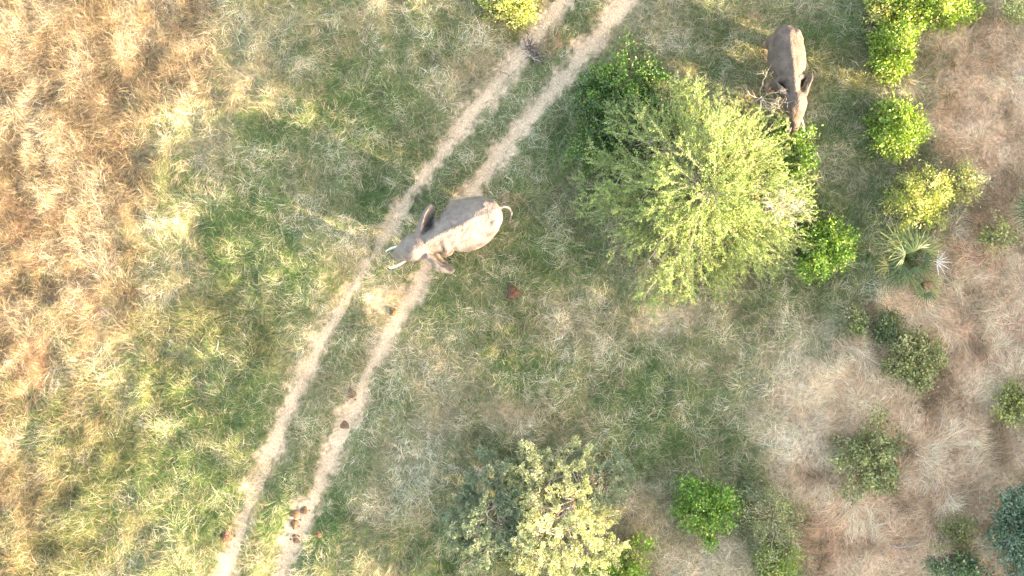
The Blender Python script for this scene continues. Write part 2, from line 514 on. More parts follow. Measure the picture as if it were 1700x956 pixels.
def leafy_bush(name, label, cat, px, py, rx, ry, h, cols, seed, nclump=120, per=45, leaf=(.06, .11), asp=.6, sig=.13, amp=.30, group=None,
               low=.12, hollow=.35, droop=0.0, stems=26, stem_mat=None, trunk=0.0, rot=0.0):
    """a bush of leaf clumps carried on twigs; px, py, rx, ry in photograph pixels, h in metres"""
    r = np.random.default_rng(seed)
    c = P(px, py, h * 0.5)
    base = Vector((c.x, c.y, hz(c.x, c.y)))
    root = empty(name, base, label, cat, group, rot)
    rx, ry = rx / PPM * 0.97, ry / PPM * 0.97
    d = unit(r.normal(size=(nclump, 3)) + np.array([0, 0, .25])); d[:, 2] = np.abs(d[:, 2])
    rad = (hollow + (1 - hollow) * r.random(nclump) ** 0.5) * dome_noise(d, seed, amp)
    zz = trunk + (h - trunk) * (low + (1 - low) * d[:, 2] * np.minimum(rad, 1.1))
    cp = np.stack([rx * d[:, 0] * rad, ry * d[:, 1] * rad, zz], -1)
    # leaves
    n = nclump * per
    ci = np.repeat(np.arange(nclump), per)
    csz = (0.6 + 0.8 * r.random(nclump))[ci]
    outw = unit(cp - np.array([0, 0, h * 0.25]))[ci]
    g = r.normal(size=(n, 3)) * sig * csz[:, None]
    along = r.normal(size=n) * sig * 1.1 * csz
    p = cp[ci] + g * np.array([1, 1, .75]) + outw * along[:, None]
    p[:, 2] = np.maximum(p[:, 2], 0.02)
    dr = unit(outw + r.normal(size=(n, 3)) * 0.8 + np.array([0, 0, -droop]))
    nm = unit(r.normal(size=(n, 3)) * 0.7 + np.array([0, 0, .45]) + outw * 0.5)
    L = r.uniform(*leaf, n)
    cols = np.array(cols)
    cc = cols[r.integers(0, len(cols), nclump)][ci] * 0.55 + cols[r.integers(0, len(cols), n)] * 0.45
    cc = np.clip(cc * (1 + r.normal(0, .24, n))[:, None] * (1 + r.normal(0, .16, nclump))[ci][:, None], .01, .8)
    dead = r.random(n) < .035
    cc[dead] = np.array([.26, .19, .10]) * r.uniform(.6, 1.2, (dead.sum(), 1))
    L = L * np.where(r.random(n) < .2, 1.35, 1.0)
    V, Q, col = leaf_mesh(p, dr, nm, L, L * asp, cc)
    mesh_obj('foliage', V, Q, M_LEAF, root, col)
    # twigs
    lines = []
    for k in r.choice(nclump, min(stems, nclump), replace=False):
        e = cp[k]
        s = np.array([e[0] * .08, e[1] * .08, max(0, trunk * .7)])
        t = np.linspace(0, 1, 6)[:, None]
        mid = (s + e) / 2 + np.array([0, 0, h * .12]) + r.normal(size=3) * .06 * h
        pts = (1 - t) ** 2 * s + 2 * t * (1 - t) * mid + t ** 2 * e
        pts[1:-1] += r.normal(size=(4, 3)) * .025
        lines.append((pts, np.linspace(.012 + .008 * h, .005, 6)))
    if trunk > 0:
        lines.append((np.array([[0, 0, -.1], [.05, .03, trunk * .5], [0, 0, trunk * 1.2]]), np.array([.06, .05, .04]) * h * .5))
    V, Q = tubes(lines)
    mesh_obj('trunk' if trunk > 0 else 'stem', V, Q, stem_mat or M_BARK, root, smooth=True)
    return root


def spray_leaves(S, E, up, n_per, wid, leaf, cols, r, asp=.32):
    """feathery sprays: leaves set in two ranks along arched twigs from S to E"""
    N = len(S)
    i = np.repeat(np.arange(N), n_per)
    n = len(i)
    t = 0.08 + 0.92 * r.random(n)
    ln = np.linalg.norm(E - S, axis=1)
    M = (S + E) / 2 + np.stack([np.zeros(N), np.zeros(N), up], -1)
    tt = t[:, None]
    p = (1 - tt) ** 2 * S[i] + 2 * tt * (1 - tt) * M[i] + tt ** 2 * E[i]
    tg = unit(2 * (1 - tt) * (M - S)[i] + 2 * tt * (E - M)[i])
    side = unit(np.cross(tg, np.array([0, 0, 1.0])))
    upv = np.cross(side, tg)
    a = r.uniform(0, 2 * np.pi, n)
    lat = np.cos(a)[:, None] * side + np.sin(a)[:, None] * upv * .7
    w = wid * (1 - .75 * t) * r.random(n)
    p = p + lat * w[:, None]
    d = unit(tg * .75 + lat * .9 + r.normal(size=(n, 3)) * .3)
    nm = unit(upv * .5 + lat * .3 + r.normal(size=(n, 3)) * .7)
    L = r.uniform(*leaf, n) * (1.1 - .4 * t)
    cols = np.array(cols)
    c = cols[r.integers(0, len(cols), N)][i] * .5 + cols[r.integers(0, len(cols), n)] * .5
    c = np.clip(c * (1 + r.normal(0, .16, n))[:, None], .01, .8)
    return leaf_mesh(p, d, nm, L, L * asp, c), M


def thorn_tree(name, label, cat, px, py, R0, h, cols, seed, mains=300, sides=5, n_main=70, n_side=26, slen=(1.0, 2.2), sx=1.0, sy=1.0, edge=.35,
               leaf=(.07, .13), top=(0, 0), limbs=10, amp=.14, wid=.13, asp=.32, trunk_h=1.0, boughs=0, peak=1.8, azj=.45):
    r = np.random.default_rng(seed)
    c = P(px, py, h * .55)
    root = empty(name, (c.x, c.y, hz(c.x, c.y)), label, cat)
    Rm = R0 / PPM * .95
    # main limbs
    limb_pts, lines = [], []
    fork = np.array([0.05, 0, trunk_h])
    for k in range(limbs):
        a = 2 * np.pi * k / limbs + r.normal(0, .22); q = r.uniform(.45, .85)
        e = np.array([Rm * sx * q * math.cos(a), Rm * sy * q * math.sin(a), h * (1 - (1 - edge) * q ** 2) * .72])
        mid = (fork + e) / 2 + np.array([0, 0, h * .14])
        t = np.linspace(0, 1, 9)[:, None]
        pts = (1 - t) ** 2 * fork + 2 * t * (1 - t) * mid + t ** 2 * e
        pts[1:] += r.normal(size=(8, 3)) * .07
        limb_pts.append(pts); lines.append((pts, np.linspace(.085, .02, 9)))
    lp = np.concatenate(limb_pts)
    # main sprays
    a = r.uniform(0, 2 * np.pi, mains); q = np.sqrt(r.random(mains)) * .86
    if boughs:                                     # gather the sprays into boughs with gaps between
        ba = r.uniform(0, 2 * np.pi, boughs); bq = np.sqrt(r.random(boughs)) * .9
        bi = r.integers(0, boughs, mains)
        bx = bq[bi] * np.cos(ba[bi]) + r.normal(0, .055, mains); by = bq[bi] * np.sin(ba[bi]) + r.normal(0, .055, mains)
        filler = r.random(mains) < .34
        q = np.where(r.random(mains) < .35, q * .4, q)
        a = np.where(filler, a, np.arctan2(by, bx)); q = np.where(filler, q * 1.02, np.minimum(np.hypot(bx, by), .95))
    dirs = np.stack([np.cos(a), np.sin(a), q * 0], -1)
    lob = dome_noise(dirs, seed + 1, amp)
    dome = h * (1 - (1 - edge) * q ** peak)
    depth = np.where(r.random(mains) < .62, r.uniform(.8, .97, mains), r.uniform(.3, .8, mains))
    if boughs: depth = np.clip(r.uniform(.55, 1.0, boughs)[bi] + r.normal(0, .07, mains), .2, 1); depth = np.where(filler, r.uniform(.5, .88, mains), depth)
    S = np.stack([Rm * sx * q * lob * np.cos(a) + top[0] * (1 - q), Rm * sy * q * lob * np.sin(a) + top[1] * (1 - q), dome * depth], -1)
    L = r.uniform(*slen, mains) * (.65 + .4 * q)
    az = a + r.normal(0, azj, mains)
    pit = .25 + .75 * (1 - q) * r.random(mains) - .35 * q * r.random(mains)
    D = np.stack([np.cos(az) * np.cos(pit), np.sin(az) * np.cos(pit), np.sin(pit)], -1)
    S = S - D * L[:, None] * .45
    E = S + D * L[:, None]
    (V1, Q1, c1), M = spray_leaves(S, E, .12 * L, n_main, wid, leaf, cols, r, asp)
    # side sprays
    k = np.repeat(np.arange(mains), sides); m = len(k)
    t = r.uniform(.2, .9, m)[:, None]
    S2 = (1 - t) ** 2 * S[k] + 2 * t * (1 - t) * M[k] + t ** 2 * E[k]
    tg = unit(2 * (1 - t) * (M - S)[k] + 2 * t * (E - M)[k])
    sg = np.where(r.random(m) < .5, 1, -1)[:, None]
    lat = unit(np.cross(tg, np.array([0, 0, 1.0]))) * sg
    D2 = unit(tg + lat * r.uniform(.5, 1.1, m)[:, None] + r.normal(size=(m, 3)) * .22 + np.array([0, 0, .12]))
    E2 = S2 + D2 * (L[k] * r.uniform(.22, .5, m) * (1.15 - .6 * t[:, 0]))[:, None]
    (V2, Q2, c2), M2 = spray_leaves(S2, E2, np.full(m, .03), n_side, wid * .7, leaf, cols, r, asp)
    mesh_obj('crown', np.concatenate([V1, V2]), np.concatenate([Q1, Q2 + len(V1)]), M_LEAF, root, np.concatenate([c1, c2]))
    # twigs
    tl = np.linspace(0, 1, 5)[:, None]
    tw = []
    for j in range(mains):
        pts = (1 - tl) ** 2 * S[j] + 2 * tl * (1 - tl) * M[j] + tl ** 2 * E[j]
        tw.append((pts, np.linspace(.016, .004, 5)))
        n0 = lp[np.argmin(((lp - S[j]) ** 2).sum(1))]
        tw.append((np.array([n0, (n0 + S[j]) / 2 + r.normal(size=3) * .06, S[j]]), np.array([.022, .019, .016])))
    V, Q = tubes(tw, 4)
    mesh_obj('twigs', V, Q, M_BARK, root, smooth=True)
    lines.append((np.array([[-.05, .03, -.15], [0, 0, .3], [.03, .02, trunk_h * .7], [.05, 0, trunk_h + .15]]), np.array([.26, .19, .16, .13])))
    V, Q = tubes(lines, 8)
    mesh_obj('trunk', V, Q, M_BARK, root, smooth=True)
    return root


def dead_bush(name, label, cat, px, py, rx, ry, h, seed, n=40, z0=0.0, mat=None, rad=.012, sub=5, base=None):
    r = np.random.default_rng(seed)
    c = P(px, py, z0 + h * .5) if base is None else base
    root = empty(name, (c.x, c.y, hz(c.x, c.y)), label, cat)
    lines = []
    for k in range(n):
        a = r.uniform(0, 6.283); q = r.uniform(.5, 1)
        e = np.array([rx / PPM * q * math.cos(a), ry / PPM * q * math.sin(a), z0 + h * r.uniform(.5, 1)])
        s = np.array([e[0] * .1, e[1] * .1, z0 * .9])
        if z0 == 0: s[2] = -.03
        t = np.linspace(0, 1, 6)[:, None]
        mid = (s + e) / 2 + np.array([0, 0, h * .2]) + r.normal(size=3) * .1
        pts = (1 - t) ** 2 * s + 2 * t * (1 - t) * mid + t ** 2 * e
        pts[1:] += r.normal(size=(5, 3)) * .03
        lines.append((pts, np.linspace(rad * 1.5, rad * .5, 6)))
        for b in range(sub):
            i = r.integers(1, 6); d = unit((e - s) + r.normal(size=3) * np.linalg.norm(e - s) * .7)
            l = r.uniform(.2, .55)
            q1 = pts[i]; q2 = q1 + d * l * .5 + r.normal(size=3) * .04; q3 = q1 + d * l + r.normal(size=3) * .08
            lines.append((np.array([q1, q2, q3]), np.array([rad * .7, rad * .55, rad * .35])))
    if z0 > 0:
        lines.append((np.array([[0, 0, -.1], [.03, .02, z0 * .5], [0, 0, z0]]), np.array([.05, .04, .03])))
    V, Q = tubes(lines, 4)
    mesh_obj('branches', V, Q, mat or M_DEAD, root, smooth=True)
    return root


# colours of foliage
ACA = [(.16, .25, .055), (.24, .30, .08), (.085, .16, .04), (.36, .37, .15), (.16, .225, .075)]
LIME = [(.10, .19, .02), (.14, .23, .025), (.18, .26, .035), (.22, .28, .05)]
BRIGHT = [(.05, .16, .012), (.075, .20, .018), (.035, .10, .012), (.12, .25, .03), (.17, .24, .04)]
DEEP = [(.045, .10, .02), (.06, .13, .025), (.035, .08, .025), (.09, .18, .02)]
OLIVE = [(.15, .17, .06), (.22, .225, .085), (.10, .12, .04), (.32, .29, .14)]
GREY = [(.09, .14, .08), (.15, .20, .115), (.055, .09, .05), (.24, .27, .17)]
PALEY = [(.36, .37, .17), (.45, .44, .22), (.27, .31, .12), (.17, .22, .08), (.52, .48, .30)]
YELG = [(.28, .29, .065), (.34, .33, .10), (.22, .25, .05), (.40, .36, .15)]
BLUE = [(.055, .105, .065), (.08, .135, .085), (.04, .08, .052), (.11, .16, .10)]

thorn_tree('acacia_tree', 'large spreading acacia with feathery yellow green sprays in front of the smaller elephant', 'tree', 1157, 310, 180, 5.6, ACA, 21,
           mains=640, sides=5, n_main=120, n_side=34, azj=.24, sx=.93, sy=1.03, top=(.3, -.3), slen=(1.4, 2.7), wid=.07, amp=.16, asp=.38, leaf=(.055, .105), boughs=110, peak=1.45, edge=.16)
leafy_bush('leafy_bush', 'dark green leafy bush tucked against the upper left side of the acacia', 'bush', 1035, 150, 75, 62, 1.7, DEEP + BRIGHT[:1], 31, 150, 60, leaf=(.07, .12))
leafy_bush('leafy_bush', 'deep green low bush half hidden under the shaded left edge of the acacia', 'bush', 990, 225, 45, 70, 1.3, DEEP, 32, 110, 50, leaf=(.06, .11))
leafy_bush('leafy_bush', 'undergrowth coloured as dark shade, showing through gaps in the upper left of the acacia', 'bush', 1062, 232, 88, 92, 2.3, [(.03, .07, .02), (.045, .09, .028), (.025, .055, .02)], 39, 170, 60, leaf=(.07, .12))  # leaf colours darkened to deepen the shade under the crown
leafy_bush('leafy_bush', 'fresh green bush right under the trunk tip of the smaller elephant', 'bush', 1318, 252, 36, 58, 1.5, [(.09, .18, .03), (.12, .22, .04), (.07, .14, .025)], 33, 80, 50, leaf=(.08, .14))
dead_bush('dead_branch', 'bare pale grey thorn branches sticking out of the right edge of the acacia', 'branch', 1300, 344, 40, 32, 1.0, 41, 30, z0=2.5, sub=7, rad=.008, mat=M_BARE)
dead_bush('dead_branch', 'bare whitish branches arching from the acacia across the head of the smaller elephant', 'branch', 1268, 158, 52, 40, 1.0, 42, 9, z0=1.9, sub=6, rad=.006, mat=M_BARE)
leafy_bush('round_bush', 'compact vivid green bush standing alone to the lower right of the acacia', 'bush', 1370, 411, 40, 48, 1.5, BRIGHT + LIME[1:3], 34, 130, 60, leaf=(.07, .13))
leafy_bush('round_bush', 'compact vivid green bush near the bottom edge, between pale dry grass and an olive shrub', 'bush', 1171, 846, 44, 55, 1.6, BRIGHT, 35, 140, 60, leaf=(.07, .12))

# pale bush at the bottom centre and its darker neighbours
thorn_tree('thorn_bush', 'pale cream yellow thorn bush at the bottom edge with sunlit feathery tips', 'bush', 928, 862, 108, 4.2, PALEY, 51, mains=210, sides=5, n_main=60, n_side=24,
           slen=(.6, 1.3), sx=.95, sy=1.15, edge=.3, limbs=8, amp=.2, leaf=(.06, .12), asp=.45)
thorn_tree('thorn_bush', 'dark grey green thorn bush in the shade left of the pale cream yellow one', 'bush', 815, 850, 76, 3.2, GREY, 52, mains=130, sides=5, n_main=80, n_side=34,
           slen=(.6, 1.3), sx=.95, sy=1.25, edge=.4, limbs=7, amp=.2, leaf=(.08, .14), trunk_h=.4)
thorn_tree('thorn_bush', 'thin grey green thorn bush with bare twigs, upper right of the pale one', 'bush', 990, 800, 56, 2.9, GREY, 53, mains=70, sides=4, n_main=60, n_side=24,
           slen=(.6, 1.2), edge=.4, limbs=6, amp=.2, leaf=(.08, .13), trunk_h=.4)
leafy_bush('leafy_bush', 'bright green low bush cut by the bottom edge beside the pale thorn bush', 'bush', 1025, 940, 50, 40, 1.2, BRIGHT + LIME, 36, 90, 55, leaf=(.07, .12))
leafy_bush('open_shrub', 'dull olive open shrub right of the vivid green bush near the bottom edge', 'shrub', 1285, 862, 52, 58, 1.6, OLIVE + GREY[:1], 37, 100, 34, leaf=(.05, .09), amp=.22)
leafy_bush('open_shrub', 'yellowish green shrub cut by the bottom edge below the dull olive one', 'shrub', 1290, 938, 45, 36, 1.2, LIME[:2] + OLIVE[:2], 38, 80, 40, leaf=(.06, .1), amp=.2)

# the line of shrubs down the right side
leafy_bush('hedge_shrub', 'wide lime green shrub along the top edge at upper right', 'shrub', 1545, 8, 80, 30, 2.0, LIME + YELG[:1], 61, 170, 60, leaf=(.08, .14), amp=.14)
leafy_bush('hedge_shrub', 'tall lime green shrub right of the smaller elephant, just below the top one', 'shrub', 1484, 78, 33, 43, 2.1, LIME, 62, 130, 60, leaf=(.08, .14), amp=.16)
leafy_bush('hedge_shrub', 'rounded lime green shrub with sunlit right flank, second below the top edge', 'shrub', 1490, 212, 40, 42, 1.9, LIME, 63, 130, 60, leaf=(.08, .13), amp=.14)
leafy_bush('hedge_shrub', 'yellowing loose shrub just above the fan palm', 'shrub', 1528, 328, 56, 50, 1.8, YELG + LIME[2:], 64, 150, 46, leaf=(.06, .12), asp=.5, amp=.2)
leafy_bush('hedge_shrub', 'thin straw yellow shrub on the right shoulder of the yellowing one', 'shrub', 1602, 305, 30, 36, 1.2, YELG + PALEY[:1], 65, 50, 34, leaf=(.06, .1), amp=.25)
leafy_bush('hedge_shrub', 'pale sunlit yellow green shrub at the top edge left of the lime hedge', 'shrub', 1462, 6, 26, 26, 1.6, YELG, 66, 50, 40, leaf=(.07, .12), amp=.2)
leafy_bush('hedge_shrub', 'golden yellow shrub in the top right corner', 'shrub', 1692, 14, 22, 22, 1.2, PALEY + YELG, 67, 40, 40, leaf=(.06, .1), amp=.2)
leafy_bush('yellow_shrub', 'bright yellow green shrub at the top edge left of the wheel ruts', 'shrub', 848, 8, 46, 34, 1.2, YELG + LIME[2:], 68, 90, 44, leaf=(.06, .11), amp=.22)
leafy_bush('olive_shrub', 'rounded olive shrub standing in flattened brown grass below the fan palm', 'shrub', 1520, 595, 44, 48, 1.7, OLIVE, 71, 130, 56, leaf=(.07, .13), amp=.18)
leafy_bush('olive_shrub', 'small dark green shrub touching the upper left of the rounded olive shrub', 'shrub', 1470, 542, 24, 26, .9, [(.07, .10, .04), (.10, .13, .05)], 72, 50, 40, leaf=(.07, .12), amp=.18)
leafy_bush('olive_shrub', 'tiny yellow green shrub on the border of green and brown grass', 'shrub', 1424, 534, 16, 18, .6, OLIVE + LIME[:1], 73, 26, 34, leaf=(.07, .12), amp=.2)
leafy_bush('olive_shrub', 'broad ragged olive green shrub in the brown earth, lower right', 'shrub', 1446, 762, 58, 56, 1.8, OLIVE + [(.10, .13, .05), (.14, .17, .07)], 74, 150, 50, leaf=(.07, .13), amp=.3)
leafy_bush('olive_shrub', 'sparse twiggy shrub next to a fallen grey stick, bottom right', 'shrub', 1586, 886, 34, 30, .9, OLIVE[:3], 75, 60, 28, leaf=(.06, .11), amp=.25)
leafy_bush('olive_shrub', 'yellowish small shrub at the right edge level with the rounded olive shrub', 'shrub', 1680, 672, 28, 34, 1.0, OLIVE + YELG[:2], 76, 60, 40, leaf=(.07, .13), amp=.2)
leafy_bush('olive_shrub', 'thin twiggy yellow olive shrub below the palm at the right edge', 'shrub', 1655, 395, 32, 34, .9, OLIVE + YELG[:1], 77, 44, 26, leaf=(.07, .12), amp=.3)
leafy_bush('olive_shrub', 'dark shaded grey shrub along the bottom edge left of the blue green tree', 'shrub', 1590, 945, 50, 22, .9, GREY + DEEP[:2], 78, 70, 34, leaf=(.07, .13), amp=.2)
leafy_bush('blue_green_tree', 'blue green tree with hanging leaves filling the bottom right corner', 'tree', 1697, 880, 42, 74, 3.2, BLUE, 79, 190, 60, leaf=(.10, .19), asp=.35, droop=.6, amp=.16, trunk=.9, sig=.2)


# ---------------------------------------------------------------- fan palms
def fan_palm(label, px, py, fronds, seed, z=0.0):
    r = np.random.default_rng(seed)
    c = P(px, py, .3)
    root = empty('fan_palm', (c.x, c.y, hz(c.x, c.y)), label, 'palm')
    for az, reach, hh, size, kind in fronds:
        a = R(az); reach *= 1.25; size *= 1.35; hh *= 1.5
        hub = np.array([math.cos(a) * reach, math.sin(a) * reach, hh])
        s = np.array([math.cos(a) * .04, math.sin(a) * .04, .05])
        mid = (s + hub) / 2 + np.array([0, 0, .18])
        t = np.linspace(0, 1, 6)[:, None]
        pt = (1 - t) ** 2 * s + 2 * t * (1 - t) * mid + t ** 2 * hub
        fw = np.array([math.cos(a) * .9, math.sin(a) * .9, r.uniform(.0, .45)]); fw /= np.linalg.norm(fw)
        sd = np.array([-math.sin(a), math.cos(a), r.normal(0, .25)]); sd -= fw * (sd @ fw); sd /= np.linalg.norm(sd)
        nm = np.cross(fw, sd)
        ns = 14
        V, Q, cl = [], [], []
        base = {'g': C(.06, .09, .026), 'y': C(.14, .15, .045), 'd': C(.34, .31, .28), 'b': C(.04, .068, .024)}[kind]
        for k in range(ns):
            f = (k / (ns - 1) - .5) * R(165)
            d = fw * math.cos(f) + sd * math.sin(f)
            p = np.cross(nm, d)
            L = size * (1 - .25 * abs(f) / 2) * r.uniform(.85, 1.05)
            dr = r.uniform(.05, .5)
            b = len(V)
            for j, (q, wd) in enumerate(((.02, .008), (.3, .032), (.6, .026), (1, .003))):
                o = hub + d * L * q - np.array([0, 0, 1]) * dr * L * q * q + nm * .02 * (1 if k % 2 else -1) * q
                V += [o - p * wd * size * .85, o + nm * wd * .35, o + p * wd * size * .85]
                cl += [base * (r.uniform(1.2, 1.8) if k % 2 else r.uniform(.5, .8)) * (1 + .5 * (q == 1))] * 3  # rays alternate lit and shaded tones, tips painted paler as if sunlit
                if j:
                    i = b + j * 3
                    Q += [(i - 3, i - 2, i + 1, i), (i - 2, i - 1, i + 2, i + 1)]
        fo = mesh_obj('frond', np.array(V), np.array(Q), M_PALM, root, np.array(cl))
        if kind == 'd': fo['label'] = 'dead bleached grey frond'
        PV, PQ = tubes([(pt, np.linspace(.022, .012, 6))], 5)
        mesh_obj('petiole', PV, PQ, M_PALM, fo, np.broadcast_to(base * 1.3, (len(PV), 3)), smooth=True)
    return root


fan_palm('fan palm with radiating green fronds and one bleached dead frond', 1502, 428,
         [(140, .55, .75, .85, 'y'), (110, .45, .85, .75, 'g'), (165, .35, .95, .8, 'b'), (85, .3, .9, .7, 'b'), (200, .75, .5, .6, 'y'), (235, .6, .55, .7, 'g'),
          (60, .35, .7, .6, 'g'), (20, .6, .55, .6, 'y'), (-8, .95, .35, .55, 'd'), (260, .55, .6, .65, 'g'), (215, .4, .7, .7, 'b'), (120, .2, 1.0, .75, 'g'), (285, .35, .6, .6, 'b'), (320, .5, .5, .55, 'g'), (350, .45, .6, .5, 'b'), (40, .6, .55, .5, 'y')], 81)
fan_palm('small fan palm seedling just below the large fan palm', 1530, 470,
         [(270, .3, .4, .5, 'b'), (240, .25, .45, .45, 'g'), (310, .3, .4, .45, 'y'), (180, .2, .4, .4, 'g'), (20, .2, .45, .4, 'y')], 82)
fan_palm('fan palm cut off by the right edge of the picture', 1722, 352,
         [(170, .6, .7, .75, 'b'), (205, .55, .6, .7, 'b'), (140, .5, .7, .7, 'g'), (250, .5, .6, .7, 'b'), (90, .5, .7, .7, 'g'), (20, .5, .7, .7, 'g'), (320, .5, .7, .7, 'b')], 83)


# ---------------------------------------------------------------- elephants
def skin_mat(name, lo, hi):
    m, t, o = new_mat(name)
    b = t.nodes.new('ShaderNodeBsdfPrincipled'); b.inputs['Roughness'].default_value = .8; b.inputs['Specular IOR Level'].default_value = .25
    tc = t.nodes.new('ShaderNodeTexCoord')
    n = t.nodes.new('ShaderNodeTexNoise'); n.inputs['Scale'].default_value = 2.2; n.inputs['Detail'].default_value = 7; n.inputs['Roughness'].default_value = .65
    cr = t.nodes.new('ShaderNodeValToRGB')
    e = cr.color_ramp.elements
    e[0].position = .27; e[0].color = (*lo, 1); e[1].position = .76; e[1].color = (*hi, 1)
    t.links.new(tc.outputs['Object'], n.inputs['Vector']); t.links.new(n.outputs[0], cr.inputs[0])
    # red dust on the lower legs: mixed in by height above the feet
    sp = t.nodes.new('ShaderNodeSeparateXYZ'); t.links.new(tc.outputs['Object'], sp.inputs[0])
    mr = t.nodes.new('ShaderNodeMapRange'); mr.inputs[1].default_value = 1.1; mr.inputs[2].default_value = .2
    t.links.new(sp.outputs['Z'], mr.inputs[0])
    mx = t.nodes.new('ShaderNodeMix'); mx.data_type = 'RGBA'
    t.links.new(mr.outputs[0], mx.inputs['Factor']); t.links.new(cr.outputs[0], mx.inputs[6]); mx.inputs[7].default_value = (.26, .15, .10, 1)
    t.links.new(mx.outputs[2], b.inputs[0])
    v = t.nodes.new('ShaderNodeTexVoronoi'); v.feature = 'DISTANCE_TO_EDGE'; v.inputs['Scale'].default_value = 11
    w = t.nodes.new('ShaderNodeTexNoise'); w.inputs['Scale'].default_value = 5; w.inputs['Detail'].default_value = 8
    ad = t.nodes.new('ShaderNodeMath'); ad.operation = 'ADD'
    t.links.new(tc.outputs['Object'], v.inputs['Vector']); t.links.new(tc.outputs['Object'], w.inputs['Vector'])
    t.links.new(v.outputs[0], ad.inputs[0]); t.links.new(w.outputs[0], ad.inputs[1])
    bp = t.nodes.new('ShaderNodeBump'); bp.inputs['Strength'].default_value = .6; bp.inputs['Distance'].default_value = .07
    t.links.new(ad.outputs[0], bp.inputs['Height']); t.links.new(bp.outputs[0], b.inputs['Normal'])
    t.links.new(b.outputs[0], o.inputs[0])
    return m


M_SKIN = skin_mat('grey_elephant_skin', (.058, .05, .048), (.165, .138, .124))
M_SKIN2 = skin_mat('brown_elephant_skin', (.038, .030, .027), (.115, .086, .072))
M_IVORY = rough_mat('ivory', (.36, .32, .25), (.52, .48, .40), 6, .1, 20, .4)
M_EYE = rough_mat('eye', (.02, .012, .01), (.04, .025, .02), 6, .05, 20, .2)
M_TUFT = rough_mat('tail_hair', (.05, .04, .035), (.09, .075, .065), 20, .5, 60)


def loft(rings, sides=28, ridge=.2):
    """rings (x, y, z, halfwidth, halfheight): closed body lofted along its length, narrower towards the spine"""
    a = np.linspace(0, 2 * np.pi, sides, endpoint=False)
    Rg = np.array(rings, float)
    s = np.linspace(0, 1, len(Rg)); u = np.linspace(0, 1, len(Rg) * 4)
    f = np.zeros((len(u), 5))
    for k in range(5):                              # smooth (Catmull-Rom) interpolation
        p = np.concatenate([[2 * Rg[0, k] - Rg[1, k]], Rg[:, k], [2 * Rg[-1, k] - Rg[-2, k]]])
        q = u * (len(Rg) - 1); i = np.minimum(q.astype(int), len(Rg) - 2); t = q - i
        p0, p1, p2, p3 = p[i], p[i + 1], p[i + 2], p[i + 3]
        f[:, k] = .5 * (2 * p1 + (p2 - p0) * t + (2 * p0 - 5 * p1 + 4 * p2 - p3) * t ** 2 + (3 * p1 - p0 - 3 * p2 + p3) * t ** 3)
    ca, sa = np.cos(a), np.sin(a)
    wmul = 1 - ridge * np.maximum(sa, 0) ** 1.3
    V = np.stack([np.broadcast_to(f[:, 0:1], (len(u), sides)), f[:, 1:2] + f[:, 3:4] * ca * wmul, f[:, 2:3] + f[:, 4:5] * sa], -1).reshape(-1, 3)
    n = len(u)
    i = np.arange(n - 1)[:, None] * sides; j = np.arange(sides)[None]; k = (j + 1) % sides
    Q = np.stack([i + j, i + sides + j, i + sides + k, i + k], -1).reshape(-1, 4)
    V = np.concatenate([V, [V[:sides].mean(0)], [V[(n - 1) * sides:n * sides].mean(0)]])
    jj = np.arange(sides); kk = (jj + 1) % sides; c0 = n * sides
    T = np.concatenate([np.stack([np.full(sides, c0), jj, kk], -1), np.stack([np.full(sides, c0 + 1), (n - 1) * sides + kk, (n - 1) * sides + jj], -1)])
    return V, [Q, T]


def ear(side, back, length, x0, z0, yoff, height=1.15, curl=.25, tiltz=.25):
    """a thick ear sheet from the side of the head"""
    nu, nv = 14, 12
    P0 = []
    for iu in range(nu):
        u = iu / (nu - 1)
        ang = back + curl * (u - .3) * 1.6
        if iu == 0: pos = np.array([x0, yoff * side, 0.0])
        else: pos = pos + np.array([-math.sin(ang), math.cos(ang) * side, 0]) * length / (nu - 1)
        zt = z0 - .05 * u + .10 * math.sin(u * 3.1) - .45 * max(0, u - .7) ** 1.2
        zb = z0 - height * (.62 + .5 * math.sin(min(1, u * 1.25) * 2.2) * .9) + 1.5 * max(0, u - .45) ** 1.2
        zb = min(zb, zt - .06)
        row = []
        for iv in range(nv):
            v = iv / (nv - 1)
            z = zt + (zb - zt) * v
            lean = -np.array([math.cos(back), math.sin(back) * side, 0]) * (tiltz * (v ** .8) * .9 + .03 * math.sin(6 * u + 3 * v))
            row.append(np.array([pos[0], pos[1], z]) + lean * (.4 + .6 * min(1, u / .22)) * (1.0 - .6 * u ** 2))
        P0.append(row)
    P0 = np.array(P0)
    gu = np.gradient(P0, axis=0); gv = np.gradient(P0, axis=1)
    nrm = unit(np.cross(gu, gv))
    th = (.045 + .055 * np.exp(-(np.arange(nv) / (nv - 1) / .16) ** 2))[None, :, None]      # the folded top edge is thicker
    A = (P0 + nrm * th).reshape(-1, 3); B = (P0 - nrm * th).reshape(-1, 3)
    V = np.concatenate([A, B]); m = nu * nv
    i = (np.arange(nu - 1)[:, None] * nv + np.arange(nv - 1)[None]).ravel()
    q = np.stack([i, i + 1, i + nv + 1, i + nv], -1)
    Q = [q, (q[:, ::-1] + m)]
    bd = [k for k in range(nv)] + [r_ * nv + nv - 1 for r_ in range(1, nu)] + [(nu - 1) * nv + k for k in range(nv - 2, -1, -1)] + [r_ * nv for r_ in range(nu - 2, 0, -1)]
    bd = np.array(bd); bn = np.roll(bd, -1)
    Q.append(np.stack([bd, bd + m, bn + m, bn], -1))
    return V, Q


